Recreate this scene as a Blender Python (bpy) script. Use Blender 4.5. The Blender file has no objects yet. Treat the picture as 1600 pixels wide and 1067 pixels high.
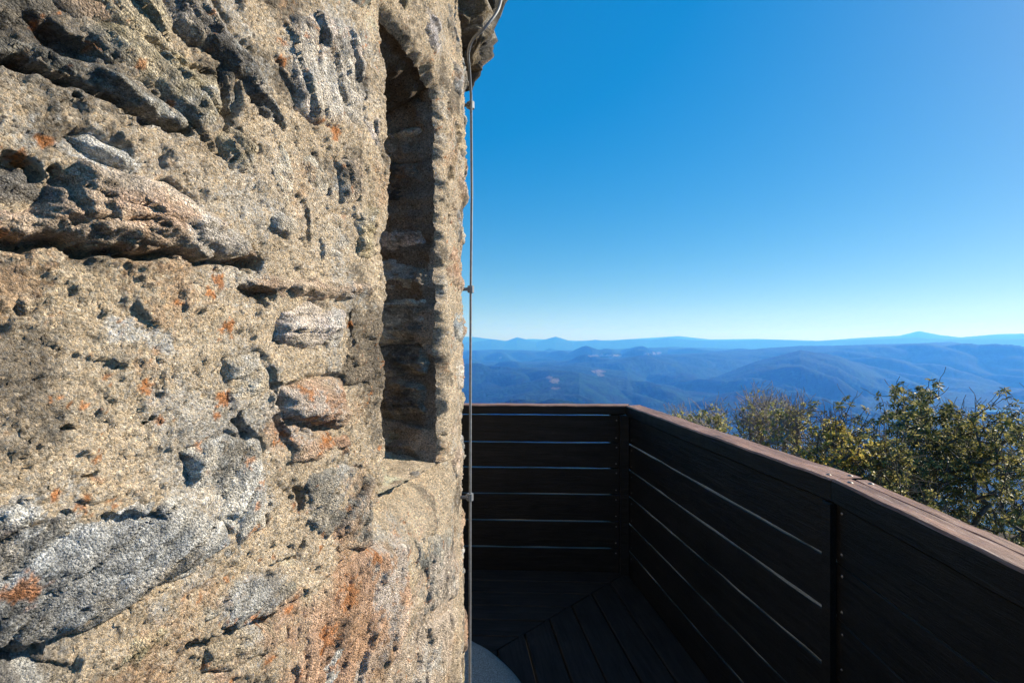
import bpy, math, random
import numpy as np
from mathutils import Vector, Matrix

# ------------------------------------------------------------------ camera, sky, sun, exposure
scene = bpy.context.scene
COL = scene.collection
R = math.radians
EYE = 1.516
cam_d = bpy.data.cameras.new('camera'); cam = bpy.data.objects.new('camera', cam_d); COL.objects.link(cam)
cam.location = (0, 0, EYE); cam.rotation_euler = (R(90), 0, 0)
cam_d.lens = 18.0; cam_d.sensor_width = 36.0; cam_d.shift_y = 0.0016
cam_d.clip_start = 0.02; cam_d.clip_end = 200000
scene.camera = cam

SUN_AZ, SUN_EL = 71.0, 27.0            # degrees clockwise from +Y, above horizon
world = bpy.data.worlds.new('World'); scene.world = world; world.use_nodes = True
wn = world.node_tree.nodes; wl = world.node_tree.links
bg = wn['Background']; sky = wn.new('ShaderNodeTexSky')
sky.sky_type = 'NISHITA'; sky.sun_disc = False
sky.sun_elevation = R(SUN_EL); sky.sun_rotation = R(SUN_AZ)
sky.altitude = 900; sky.air_density = 1.0; sky.dust_density = 0.7; sky.ozone_density = 4.0
hsv = wn.new('ShaderNodeHueSaturation'); hsv.inputs['Saturation'].default_value = 2.6; hsv.inputs['Value'].default_value = 1.40; hsv.inputs['Hue'].default_value = 0.503
gam = wn.new('ShaderNodeGamma'); gam.inputs['Gamma'].default_value = 0.385
wl.new(sky.outputs[0], gam.inputs['Color']); wl.new(gam.outputs[0], hsv.inputs['Color']); 
tnt = wn.new('ShaderNodeMix'); tnt.data_type = 'RGBA'; tnt.blend_type = 'MULTIPLY'; tnt.inputs[0].default_value = 1.0; tnt.inputs[7].default_value = (0.84, 1.0, 1.0, 1)
wl.new(hsv.outputs[0], tnt.inputs[6]); wl.new(tnt.outputs[2], bg.inputs[0]); bg.inputs[1].default_value = 0.145
sun_d = bpy.data.lights.new('sun', 'SUN'); sun = bpy.data.objects.new('sun', sun_d); COL.objects.link(sun)
sun_d.energy = 5.0; sun_d.angle = R(0.5); sun_d.color = (1.0, 0.93, 0.84)
sdir = Vector((math.sin(R(SUN_AZ)) * math.cos(R(SUN_EL)), math.cos(R(SUN_AZ)) * math.cos(R(SUN_EL)), math.sin(R(SUN_EL))))
sun.rotation_euler = sdir.to_track_quat('Z', 'Y').to_euler(); sun.location = (6, 5, 8)
scene.view_settings.view_transform = 'Standard'; scene.view_settings.look = 'None'
scene.view_settings.exposure = 0.8; scene.view_settings.gamma = 1.0
scene.render.engine = 'CYCLES'
scene.cycles.use_denoising = True
scene.cycles.max_bounces = 8; scene.cycles.volume_bounces = 2; scene.cycles.diffuse_bounces = 3
scene.cycles.transparent_max_bounces = 8

# ------------------------------------------------------------------ numpy noise
def h2(ix, iy, seed):
    x = (ix.astype(np.int64) * 374761393 + iy.astype(np.int64) * 668265263 + int(seed) * 1442695041) & 0xFFFFFFFF
    x = ((x ^ (x >> 13)) * 1274126177) & 0xFFFFFFFF
    x = ((x ^ (x >> 16)) * 2246822519) & 0xFFFFFFFF
    x = x ^ (x >> 15)
    return (x & 0xFFFFFF).astype(np.float64) / 0xFFFFFF
def vn(x, y, seed=0):
    ix = np.floor(x); iy = np.floor(y); fx = x - ix; fy = y - iy
    ux = fx * fx * fx * (fx * (fx * 6 - 15) + 10); uy = fy * fy * fy * (fy * (fy * 6 - 15) + 10)
    def g(dx, dy):
        a = h2(ix + dx, iy + dy, seed) * 6.28318
        return np.cos(a) * (fx - dx) + np.sin(a) * (fy - dy)
    return ((g(0, 0) * (1 - ux) + g(1, 0) * ux) * (1 - uy) + (g(0, 1) * (1 - ux) + g(1, 1) * ux) * uy) * 1.5
def fbm(x, y, o=4, seed=0, gain=.5, lac=2.03):
    r = 0; a = 1; t = 0
    for i in range(o):
        r = r + a * vn(x, y, seed + i * 17); t += a; a *= gain; x = x * lac + 3.1; y = y * lac + 1.7
    return r / t * 1.4
def ridged(x, y, o=4, seed=0):
    r = 0; a = 1; t = 0
    for i in range(o):
        r = r + a * (1 - np.abs(vn(x, y, seed + i * 31)) * 2); t += a; a *= .5; x = x * 2.1 + 5.2; y = y * 2.1 + 9.1
    return r / t
def worley(x, y, seed=0, f2=False):
    ix = np.floor(x); iy = np.floor(y)
    best = np.full(x.shape, 9.0); sec = np.full(x.shape, 9.0); cid = np.zeros(x.shape)
    for dx in (-1, 0, 1):
        for dy in (-1, 0, 1):
            cx = ix + dx; cy = iy + dy
            d = np.hypot(cx + h2(cx, cy, seed) - x, cy + h2(cx, cy, seed + 7) - y)
            m = d < best
            sec = np.where(m, best, np.minimum(sec, d)); best = np.where(m, d, best); cid = np.where(m, h2(cx, cy, seed + 13), cid)
    return (best, cid, sec - best) if f2 else (best, cid)
def sst(a, b, x):
    t = np.clip((x - a) / (b - a), 0, 1); return t * t * (3 - 2 * t)

# ------------------------------------------------------------------ object helpers
def link(name, me, mat=None, parent=None):
    o = bpy.data.objects.new(name, me); COL.objects.link(o)
    if mat is not None and me is not None: me.materials.append(mat)
    if parent is not None: o.parent = parent
    return o
def tag(o, label, cat, group=None):
    o['label'] = label; o['category'] = cat
    if group: o['group'] = group
    return o
def empty(name, loc, label=None, cat=None, group=None):
    o = bpy.data.objects.new(name, None); COL.objects.link(o); o.location = loc
    o.empty_display_size = .2
    if label: tag(o, label, cat, group)
    return o
def local(parent, pts):
    return np.asarray(pts, float) - np.array(parent.location) if parent is not None else np.asarray(pts, float)
def np_mesh(name, V, F, smooth=True, cols=None, vecs=None):
    """V (n,3); F (m,k) int with one k"""
    me = bpy.data.meshes.new(name)
    V = np.ascontiguousarray(V, dtype=np.float32); F = np.ascontiguousarray(F, dtype=np.int32)
    k = F.shape[1]
    me.vertices.add(len(V)); me.vertices.foreach_set('co', V.ravel())
    me.loops.add(F.size); me.loops.foreach_set('vertex_index', F.ravel())
    me.polygons.add(len(F)); me.polygons.foreach_set('loop_start', np.arange(0, F.size, k, dtype=np.int32))
    if smooth: me.polygons.foreach_set('use_smooth', np.ones(len(F), dtype=bool))
    me.update(calc_edges=True)
    if cols is not None:
        c = np.ones((len(V), 4), np.float32); c[:, :3] = cols
        at = me.attributes.new('tint', 'FLOAT_COLOR', 'POINT'); at.data.foreach_set('color', c.ravel())
    if vecs is not None:
        at = me.attributes.new('fol', 'FLOAT_VECTOR', 'POINT')
        at.data.foreach_set('vector', np.ascontiguousarray(vecs, np.float32).ravel())
    return me
def grid_faces(ny, nx, mask=None, flip=False):
    i = np.arange(ny * nx).reshape(ny, nx)
    q = np.stack([i[:-1, :-1], i[:-1, 1:], i[1:, 1:], i[1:, :-1]], -1)
    if flip: q = q[..., ::-1]
    return q.reshape(-1, 4) if mask is None else q[mask]
def compact(V, F, *arrs):
    used = np.unique(F); m = np.full(len(V), -1); m[used] = np.arange(len(used))
    return (V[used], m[F]) + tuple(a[used] for a in arrs)

# ------------------------------------------------------------------ materials
class NT:
    def __init__(s, name):
        s.m = bpy.data.materials.new(name); s.m.use_nodes = True
        s.n = s.m.node_tree.nodes; s.l = s.m.node_tree.links; s.b = s.n['Principled BSDF']; s.out = s.n['Material Output']
    def node(s, t, **kw):
        n = s.n.new(t)
        for k, v in kw.items():
            if k.startswith('i_'): n.inputs[k[2:].replace('_', ' ')].default_value = v
            else: setattr(n, k, v)
        return n
    def link(s, a, b): s.l.new(a, b)
    def noise(s, vec, scale, detail=4, rough=.55, dist=0.):
        n = s.node('ShaderNodeTexNoise'); n.inputs['Scale'].default_value = scale; n.inputs['Detail'].default_value = detail
        n.inputs['Roughness'].default_value = rough; n.inputs['Distortion'].default_value = dist
        if vec is not None: s.link(vec, n.inputs['Vector'])
        return n
    def ramp(s, fac, stops):
        n = s.node('ShaderNodeValToRGB'); e = n.color_ramp.elements
        while len(e) < len(stops): e.new(.5)
        for el, (p, c) in zip(e, stops):
            el.position = p; el.color = (c if len(c) == 4 else (*c, 1)) if hasattr(c, '__len__') else (c, c, c, 1)
        s.link(fac, n.inputs[0]); return n.outputs[0]
    def mix(s, a, b, fac, mode='MIX'):
        n = s.node('ShaderNodeMix', data_type='RGBA', blend_type=mode)
        for sock, v in ((n.inputs[6], a), (n.inputs[7], b), (n.inputs[0], fac)):
            if hasattr(v, 'links'): s.link(v, sock)
            elif isinstance(v, tuple): sock.default_value = (*v, 1) if len(v) == 3 else v
            else: sock.default_value = v
        return n.outputs[2]
    def math(s, op, a, b=0.):
        n = s.node('ShaderNodeMath', operation=op)
        for i, v in enumerate((a, b)):
            if hasattr(v, 'links'): s.link(v, n.inputs[i])
            else: n.inputs[i].default_value = v
        return n.outputs[0]
    def bump(s, h, dist, strength=1., normal=None):
        n = s.node('ShaderNodeBump'); n.inputs['Distance'].default_value = dist; n.inputs['Strength'].default_value = strength
        s.link(h, n.inputs['Height'])
        if normal is not None: s.link(normal, n.inputs['Normal'])
        return n.outputs[0]
    def set(s, col=None, rough=None, spec=None, normal=None, metal=None):
        for k, v in (('Base Color', col), ('Roughness', rough), ('Specular IOR Level', spec), ('Normal', normal), ('Metallic', metal)):
            if v is None: continue
            if hasattr(v, 'links'): s.link(v, s.b.inputs[k])
            else: s.b.inputs[k].default_value = (*v, 1) if isinstance(v, tuple) else v
        return s.m

def mat_masonry(name, grain, foliated):
    t = NT(name)
    geo = t.node('ShaderNodeTexCoord').outputs['Object']
    tint = t.node('ShaderNodeAttribute', attribute_name='tint').outputs['Color']
    fol = t.node('ShaderNodeAttribute', attribute_name='fol').outputs['Vector']
    vor = t.node('ShaderNodeTexVoronoi'); vor.inputs['Scale'].default_value = grain; t.link(geo, vor.inputs['Vector'])
    sep = t.node('ShaderNodeSeparateColor'); t.link(vor.outputs['Color'], sep.inputs[0])
    n1 = t.noise(geo, 900, 3, .7).outputs[0]
    n2 = t.noise(geo, 60, 5, .65).outputs[0]
    if foliated:
        st = t.noise(fol, 34, 7, .72, .5).outputs[0]
        st2 = t.noise(fol, 190, 4, .75, .3).outputs[0]
        c = t.mix(tint, t.ramp(st, [(.30, .45), (.48, .92), (.60, 1.12), (.74, 1.5)]), .8, 'MULTIPLY')
        c = t.mix(c, t.ramp(st2, [(.3, .55), (.5, 1.), (.7, 1.5)]), .7, 'MULTIPLY')
        c = t.mix(c, t.ramp(n1, [(.32, .35), (.5, .95), (.68, 1.9)]), .85, 'MULTIPLY')
        c = t.mix(c, t.ramp(sep.outputs[0], [(0, .35), (.3, .9), (.8, 1.1), (1, 1.9)]), .6, 'MULTIPLY')
        c = t.mix(c, t.ramp(n2, [(.32, .6), (.55, 1.), (.72, 1.25)]), .6, 'MULTIPLY')
        h = t.math('ADD', t.math('MULTIPLY', st2, 1.3), t.math('MULTIPLY', n1, .9))
        h = t.math('ADD', h, t.math('MULTIPLY', n2, 1.6))
        h = t.math('SUBTRACT', h, t.math('MULTIPLY', vor.outputs['Distance'], .8))
        return t.set(c, .85, .25, t.bump(h, .0055, 1.))
    n3 = t.noise(geo, 300, 5, .8, .6).outputs[0]
    g = t.ramp(sep.outputs[0], [(0, .22), (.14, .75), (.3, .95), (.8, 1.08), (1, 1.6)])
    warm = t.mix((1.10, .98, .84), (.96, 1., 1.08), sep.outputs[1])
    c = t.mix(tint, g, .8, 'MULTIPLY'); c = t.mix(c, warm, .8, 'MULTIPLY')
    c = t.mix(c, t.ramp(n2, [(.32, .62), (.52, 1.), (.75, 1.2)]), .6, 'MULTIPLY')
    c = t.mix(c, t.ramp(n3, [(.34, .42), (.46, 1.08), (.64, 1.75)]), .85, 'MULTIPLY')
    c = t.mix(c, t.ramp(n1, [(.3, .65), (.7, 1.4)]), .5, 'MULTIPLY')
    hh = t.math('SUBTRACT', t.math('MULTIPLY', n3, 2.8), t.math('MULTIPLY', vor.outputs['Distance'], .6))
    hh = t.math('ADD', hh, t.math('MULTIPLY', n1, .5))
    hh = t.math('ADD', hh, t.math('MULTIPLY', n2, 1.2))
    return t.set(c, .9, .2, t.bump(hh, .0075, 1.))
M_MORTAR = mat_masonry('weathered_mortar', 460, False)
M_STONE = mat_masonry('schist_stone', 430, True)

def mat_wood(name, dark, light, rough, worn=None, scale=1.):
    t = NT(name)
    oc = t.node('ShaderNodeTexCoord').outputs['Object']; info = t.node('ShaderNodeObjectInfo')
    mp = t.node('ShaderNodeMapping'); mp.inputs['Scale'].default_value = (1.2 * scale, 16 * scale, 16 * scale)
    off = t.node('ShaderNodeCombineXYZ'); t.link(t.math('MULTIPLY', info.outputs['Random'], 37.), off.inputs[0]); t.link(t.math('MULTIPLY', info.outputs['Random'], 11.), off.inputs[1])
    add = t.node('ShaderNodeVectorMath', operation='ADD'); t.link(oc, add.inputs[0]); t.link(off.outputs[0], add.inputs[1])
    t.link(add.outputs[0], mp.inputs['Vector'])
    g = t.noise(mp.outputs[0], 3.2, 8, .65, .6).outputs[0]
    fine = t.noise(mp.outputs[0], 22, 4, .7).outputs[0]
    blot = t.noise(add.outputs[0], 5, 3, .6).outputs[0]
    c = t.ramp(g, [(.3, dark), (.7, light)])
    c = t.mix(c, t.ramp(fine, [(.3, .55), (.7, 1.4)]), .7, 'MULTIPLY')
    c = t.mix(c, t.ramp(blot, [(.3, .6), (.7, 1.3)]), .7, 'MULTIPLY')
    kn = t.node('ShaderNodeTexVoronoi'); kn.inputs['Scale'].default_value = 1.; kn.inputs['Randomness'].default_value = 1.
    mp2 = t.node('ShaderNodeMapping'); mp2.inputs['Scale'].default_value = (3.2, 7, 7); t.link(add.outputs[0], mp2.inputs['Vector']); t.link(mp2.outputs[0], kn.inputs['Vector'])
    c = t.mix(c, t.ramp(kn.outputs['Distance'], [(.05, .18), (.13, 1.)]), .8, 'MULTIPLY')
    if worn is not None:
        w = t.noise(mp.outputs[0], 6, 6, .7, .8).outputs[0]
        c = t.mix(c, worn, t.ramp(w, [(.52, 0.), (.70, .9)]))
    h = t.math('ADD', t.math('MULTIPLY', g, 1.), t.math('MULTIPLY', fine, .5))
    return t.set(c, rough, .22, t.bump(h, .004, .9))
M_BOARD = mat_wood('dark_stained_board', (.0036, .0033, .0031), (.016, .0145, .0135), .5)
M_DECK = mat_wood('dark_deck_plank', (.010, .009, .0082), (.030, .027, .0245), .7)
M_CAP = mat_wood('worn_brown_cap', (.12, .062, .042), (.38, .21, .145), .55, worn=(.52, .38, .31))
def simple(name, col, rough=.5, metal=0., nscale=40, amp=.35, bump=.0015):
    t = NT(name); oc = t.node('ShaderNodeTexCoord').outputs['Object']
    n = t.noise(oc, nscale, 5, .65).outputs[0]
    c = t.mix(col, t.ramp(n, [(.3, 1 - amp), (.7, 1 + amp)]), 1., 'MULTIPLY')
    return t.set(c, rough, .5, t.bump(n, bump, .7), metal)
M_ROD = simple('galvanised_rod', (.22, .23, .245), .6, .25, 120, .25, .0004)
M_SCREW = simple('screw_steel', (.20, .19, .18), .55, .6, 300, .4, .0003)
M_CONC = simple('grey_concrete', (.36, .32, .27), .95, 0., 170, .8, .006)
M_BARK = simple('grey_bark', (.075, .066, .058), .9, 0., 30, .5, .01)
M_TWIG = simple('grey_twig', (.26, .22, .21), .9, 0., 30, .4, .004)
M_INTERIOR = simple('dark_interior_stand_in', (.02, .018, .016), .6)
def mat_leaf(name, a, b, c3):
    t = NT(name); oc = t.node('ShaderNodeNewGeometry').outputs['Position']
    isl = t.node('ShaderNodeNewGeometry').outputs['Random Per Island']
    n = t.noise(oc, 1.3, 2).outputs[0]
    k = t.math('ADD', t.math('MULTIPLY', isl, .7), t.math('MULTIPLY', n, .45))
    c = t.ramp(k, [(.25, a), (.6, b), (.9, c3)])
    t.set(c, .5, .4)
    tr = t.node('ShaderNodeBsdfTranslucent'); t.link(c, tr.inputs[0])
    mx = t.node('ShaderNodeMixShader'); mx.inputs[0].default_value = .48
    t.link(t.b.outputs[0], mx.inputs[1]); t.link(tr.outputs[0], mx.inputs[2]); t.link(mx.outputs[0], t.out.inputs['Surface'])
    return t.m
M_LEAF_OAK = mat_leaf('oak_leaf', (.045, .060, .020), (.14, .155, .055), (.38, .32, .13))
M_LEAF_YEL = mat_leaf('yellowing_leaf', (.24, .22, .06), (.52, .42, .10), (.66, .50, .13))
M_LEAF_PALE = mat_leaf('pale_dry_leaf', (.24, .23, .07), (.54, .49, .17), (.70, .62, .27))
M_LEAF_OLIVE = mat_leaf('olive_leaf', (.09, .10, .03), (.26, .24, .08), (.48, .40, .14))

# ------------------------------------------------------------------ the ground: one sheet from the summit to the far ranges
F = 800.0; HZ = 536.0
def ground_near(x, y):
    r = np.hypot(x + 1.6, y - 1.2)
    return -4.7 - .22 * np.maximum(0, r - 5) + .25 * fbm(x * .3, y * .3, 3, 91)
def crest(px, pts):
    xs, ys = zip(*pts); return np.interp(px, xs, ys)
RIDGES = [  # depth km, half width, crest pixels
    (7.0, 1.8, [(-2000, 640), (600, 640), (700, 622), (780, 606), (860, 589), (905, 586), (960, 604), (1020, 632), (1090, 650), (1300, 700), (3500, 700)]),
    (9.5, 2.1, [(-2000, 560), (500, 570), (720, 578), (820, 574), (900, 572), (980, 580), (1060, 618), (1110, 592), (1180, 565), (1250, 547), (1310, 556), (1380, 585), (1450, 615), (1560, 650), (3500, 650)]),
    (14.0, 3.4, [(-2000, 560), (600, 572), (800, 566), (900, 562), (1000, 556), (1100, 551), (1180, 545.5), (1250, 540.5), (1300, 541), (1350, 538), (1420, 536.5), (1485, 534), (1510, 537), (1530, 542), (1600, 543.5), (1800, 548), (3500, 555)]),
    (20.0, 3.2, [(-2000, 548), (700, 547.5), (780, 546), (860, 548), (940, 546), (1000, 544), (1050, 541.5), (1110, 543.5), (1180, 546), (1300, 548), (3500, 550)]),
    (31.0, 2.2, [(-2000, 534), (640, 534), (700, 530), (738, 534.5), (768, 529.5), (788, 533.5), (808, 526.5), (838, 534), (868, 525.5), (896, 534), (930, 530.5), (955, 533), (985, 529.5), (1015, 531), (1045, 527.5), (1090, 531.5), (1150, 532.5), (1200, 530.5), (1260, 533), (1330, 530.5), (1395, 529), (1430, 527), (1480, 530), (1560, 529), (1650, 528), (3500, 532)]),
    (40.0, 1.6, [(-2000, 533), (690, 529), (735, 525.5), (790, 532), (830, 529), (900, 532), (960, 531), (1030, 526.5), (1060, 524.5), (1110, 530), (1180, 529), (1280, 532), (1350, 527), (1405, 524), (1436, 516.5), (1468, 523), (1500, 526.5), (1560, 521.5), (1600, 520.5), (1660, 526), (3500, 532)]),
]
def terrain(az, r):
    x = r * np.sin(az); y = r * np.cos(az)
    caz = np.clip(az, -1.2, 1.2)
    px = 800 + F * np.tan(caz)
    km = r / 1000
    floor = -760 + 30 * fbm(x / 1500, y / 1500, 3, 5) - 2 * np.clip(km - 12, 0, 20)
    wx = x / 1000; wy = y / 1000
    ac = wx * .82 + wy * .57 + .25 * vn(wx * .5, wy * .5, 66); al = wx * .57 - wy * .82        # spurs trend down to the lower right
    bil = np.abs(vn(ac * .52, al * .17 + 3, 80)) * 2 - .62
    bil2 = np.abs(vn(ac * 1.25 + .3 * al, al * .6 - .25 * ac, 81)) * 2 - .6
    spur = 350 * bil + 160 * bil2 + 26 * fbm(wx * 2.6, wy * 2.6, 3, 82)
    z = floor + spur * .6
    for k, (d, w, pts) in enumerate(RIDGES):
        rr = d * 1000 / (np.maximum(np.cos(caz), .36) if k < 4 else 1.)
        depth = d * 1000 * (1. if k < 4 else np.cos(caz)); zc = EYE + depth * (HZ - crest(px, pts)) / F
        D = (r - rr) / (w * 1000)
        D = np.where(D < 0, D / (1.75 if k < 4 else 1.1), D)                       # long slopes towards the viewer
        prof = np.exp(-np.abs(D) ** 1.6)
        cand = floor + (zc - floor) * prof
        if k < 4: cand = cand + spur * np.clip((1 - prof) * 1.9, 0, 1) ** .8
        z = np.maximum(z, cand)
    near = ground_near(x, y)
    slope = -4.7 - 45 - (r - 150) * .36 + 12 * fbm(x / 90, y / 90, 3, 8)
    n2 = np.where(r < 60, near, near * (1 - sst(60, 400, r)) + slope * sst(60, 400, r))
    z = np.where(r < 400, n2, np.maximum(z, slope))
    z += np.where(km > 1.5, np.minimum(km, 10) * .9 * vn(x / 45, y / 45, 3) + np.minimum(km, 10) * .7 * vn(x / 22, y / 22, 4), 0)
    return x, y, z
def build_ground():
    az = np.radians(np.concatenate([np.arange(-180, -30, 6), np.arange(-30, -9, 1.5), np.arange(-9, 50, .085), np.arange(50, 80, 1.5), np.arange(80, 181, 5)]))
    rr = np.concatenate([np.linspace(0.05, 60, 40), np.geomspace(64, 2600, 60), np.geomspace(2650, 16500, 330), np.geomspace(16700, 42000, 90)])
    A, Rr = np.meshgrid(az, rr)
    x, y, z = terrain(A, Rr)
    V = np.stack([x, y, z], -1).reshape(-1, 3)
    F_ = grid_faces(len(rr), len(az), flip=True)
    # colour masks: forest patches of autumn brown and dark evergreen; a few cleared fields
    dep = y; px = 800 + F * x / np.maximum(y, 1); py = HZ - F * (z - EYE) / np.maximum(y, 1)
    c = np.zeros(x.shape + (3,))
    n = fbm(x / 900, y / 900, 4, 21)[..., None]; n2 = fbm(x / 160, y / 160, 3, 22)[..., None]
    ever = np.array([.002, .014, .010]); aut = np.array([.012, .026, .020]); mixd = np.array([.008, .026, .017])
    c = mixd + (aut - mixd) * sst(-.05, .45, n) + (ever - mixd) * sst(.0, .5, -n)
    c = c * np.clip(1 + .9 * n2, .3, 2)
    fields = [(866, 594, 9, 3.2, .20), (858, 590, 6, 3, .16), (935, 580, 10, 2.6, .17), (940, 585, 6, 2, .14), (950, 555.5, 26, 1.3, .34), (925, 556, 10, 1, .3), (1025, 552, 8, 1, .3), (782, 559, 4, 1, .3), (870, 606, 8, 2, .12), (1010, 553, 5, .9, .26)]
    jit = fbm(x / 220, y / 220, 3, 33)
    lit = ((1 - sst(150, 900, np.hypot(x, y))) * np.ones_like(x))[..., None]             # leaf litter and brush on the summit slope
    c = c * (1 - lit) + np.array([.060, .048, .034]) * (1 + .6 * fbm(x / 3, y / 3, 4, 35)[..., None]) * lit
    for (fx, fy, wx_, wy_, v) in fields:
        d = ((px - fx) / wx_) ** 2 + ((py - fy) / wy_) ** 2 + jit * 1.1
        m = ((1 - sst(.7, 1.1, d)) * (y > 2500))[..., None]
        c = c * (1 - m) + np.array([v * .6, v * .52, v * .42]) * m
    me = np_mesh('ground', V, F_, True, cols=np.clip(c.reshape(-1, 3), .006, .6))
    t = NT('forest_ground'); geo = t.node('ShaderNodeNewGeometry').outputs['Position']
    tint = t.node('ShaderNodeAttribute', attribute_name='tint').outputs['Color']
    a = t.noise(geo, .022, 4, .75).outputs[0]; b = t.noise(geo, 2.5, 5, .7).outputs[0]
    cc = t.mix(tint, t.ramp(a, [(.34, .2), (.66, 2.2)]), .9, 'MULTIPLY')
    cc = t.mix(cc, t.ramp(b, [(.3, .6), (.7, 1.4)]), .6, 'MULTIPLY')
    m = t.set(cc, 1., .05, t.bump(a, 9., 1.))
    o = link('ground', me, m); o['kind'] = 'structure'; o['label'] = 'forested blue ridges and valley reaching to far pale mountain ranges'
build_ground()

# river reaches in the valley beyond the trees
def water_sheet(px, py, wpx, dpy, seed):
    d0 = 740 / ((py - HZ) / F); x0 = d0 * (px - 800) / F
    zz = -730.0
    n = 40; an = np.linspace(0, 2 * np.pi, n, endpoint=False)
    ru = 1 + .35 * vn(np.cos(an) * 1.7 + seed, np.sin(an) * 1.7, 5)
    pts = []
    for a_, k in zip(an, ru):
        yy = (731.5) / ((py + math.sin(a_) * dpy * k - HZ) / F); xx = (px + math.cos(a_) * wpx * k - 800) / F * yy
        pts.append((xx, yy, zz))
    me = bpy.data.meshes.new('river'); me.from_pydata(pts, [], [list(range(n))]); me.update()
    t = NT('river_water'); geo = t.node('ShaderNodeNewGeometry').outputs['Position']
    t.set((.03, .05, .06), .12, .5, t.bump(t.noise(geo, .3, 3).outputs[0], .4, .3))
    o = link('river', me, t.m); o['kind'] = 'structure'
water_sheet(1555, 642, 26, 1.6, 1)
water_sheet(1372, 688, 26, 3, 9)

# ------------------------------------------------------------------ the stone tower
CX, CY, RT = -1.618, 1.176, 1.5
tower = empty('stone_tower', (CX, CY, 0), 'round rubble-stone tower with a slit window, lit warm by the sun', 'tower')
def pix(x, y):
    """photograph pixel -> (arc length, height) on the tower's face"""
    dx = (x - 800) / F; a = dx * dx + 1; b = -2 * (dx * CX + CY); c = CX * CX + CY * CY - RT * RT
    disc = max(b * b - 4 * a * c, 0); d = (-b - math.sqrt(disc)) / (2 * a)
    return RT * math.atan2(d - CY, dx * d - CX), EYE - d * (y - HZ) / F
def cyl(s, z, h):
    a = s / RT; return np.stack([CX + (RT + h) * np.cos(a), CY + (RT + h) * np.sin(a), z], -1)
UL, UR = RT * R(-16.2), RT * R(-6.8); ZB, ZT = 1.285, 2.005
def base_h(s, z):
    return .011 * fbm(s * 3.1 + 4, z * 3.1, 3, 101) + .005 * fbm(s * 11, z * 11, 3, 102)
def seg_dist(s, z, pts):
    best = np.full(s.shape, 9.)
    for (x0, y0), (x1, y1) in zip(pts[:-1], pts[1:]):
        vx, vy = x1 - x0, y1 - y0; L = vx * vx + vy * vy + 1e-12
        t = np.clip(((s - x0) * vx + (z - y0) * vy) / L, 0, 1)
        best = np.minimum(best, np.hypot(s - x0 - t * vx, z - y0 - t * vy))
    return best
CRACKS = [([(-60, 92), (50, 100), (100, 120), (175, 158), (240, 194), (292, 206)], .030, .006),
          ([(-60, 374), (60, 380), (150, 388), (260, 396), (330, 407), (412, 411)], .034, .0065),
          ([(66, 44), (85, 68), (132, 80)], .022, .009), ([(386, 454), (424, 464)], .034, .008), ([(460, 660), (522, 668)], .022, .006),
          ([(355, 150), (358, 202)], .03, .006), ([(240, 70), (300, 104), (332, 115)], .018, .004), ([(466, 768), (480, 792)], .028, .008),
          ([(165, 812), (205, 808), (252, 798)], .012, .005), ([(300, 1012), (360, 992), (432, 968)], .014, .005), ([(-40, 1034), (20, 1032), (62, 1026)], .018, .006),
          ([(380, 660), (398, 680)], .022, .007), ([(440, 600), (446, 660), (456, 690)], .012, .005), ([(555, 490), (558, 540)], .016, .004),
          ([(110, 350), (170, 345)], .012, .005), ([(200, 345), (250, 352)], .010, .004), ([(300, 190), (330, 230), (352, 250)], .008, .004), ([(420, 900), (470, 870), (478, 850)], .01, .005),
          ([(0, 250), (40, 252), (60, 268)], .016, .006), ([(90, 265), (110, 300), (130, 330)], .012, .006), ([(395, 150), (430, 170), (445, 200)], .014, .005), ([(485, 330), (490, 372)], .01, .004)]
CRACKS = [([pix(*p) for p in pts], d, w) for pts, d, w in CRACKS]
HOLES = [(118, 672, .009, .022), (150, 752, .011, .022), (245, 660, .008, .015), (242, 735, .007, .016), (262, 745, .006, .014), (108, 806, .010, .016), (205, 155, .006, .012), (123, 158, .008, .018), (96, 166, .008, .016),
         (366, 250, .006, .014), (386, 260, .006, .014), (75, 600, .009, .018), (30, 560, .016, .014), (10, 700, .02, .02), (270, 240, .008, .014), (95, 310, .012, .015), (360, 840, .008, .015), (330, 695, .006, .01), (180, 485, .005, .01), (55, 640, .01, .012), (430, 300, .006, .012), (400, 520, .005, .01), (190, 700, .007, .012)]
HOLES = [(pix(x, y), r * .30, d * .55) for x, y, r, d in HOLES[:11]]
def cuts(s, z):
    ws = s + .008 * fbm(s * 45, z * 45, 3, 7, .6); wz = z + .008 * fbm(s * 45 + 9, z * 45, 3, 8, .6)
    h = np.zeros(s.shape)
    for pts, d, w in CRACKS:
        dd = seg_dist(ws, wz, pts); h = h - d * (1 - sst(.25 * w, 1.0 * w, dd))
    for (cs, cz), r, d in HOLES:
        dd = np.hypot((ws - cs) * .7 + (wz - cz) * .3, (wz - cz) * 1.5); h = h - d * (1 - sst(.5 * r, 1.3 * r, dd))
    return h
def mortar_h(s, z):
    h = base_h(s, z) - .004
    wx = s + .010 * fbm(s * 30, z * 30, 3, 11); wz = z + .010 * fbm(s * 30 + 4, z * 30, 3, 12)
    _, c1, e1 = worley(wx * 16, wz * 30, 13, True)                    # broken layered lumps
    h = h + (c1 - .5) * .0035 - .0016 * (1 - sst(.0, .08, e1))
    _, c2, e2 = worley(wx * 70, wz * 95, 14, True)
    h = h + (c2 - .5) * .0034
    g1, gc = worley(s * 210, z * 210, 3)
    h = h + .0022 * (gc - .35) * (1 - g1 * 1.2)
    h = h + .0056 * fbm(s * 40, z * 40, 6, 16, .72)
    pit = sst(.45, .58, fbm(s * 110, z * 130, 3, 17, .6)) * sst(.05, .35, fbm(s * 6, z * 6, 2, 18))
    return h - .004 * pit + cuts(s, z) + joints(s, z)
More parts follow.
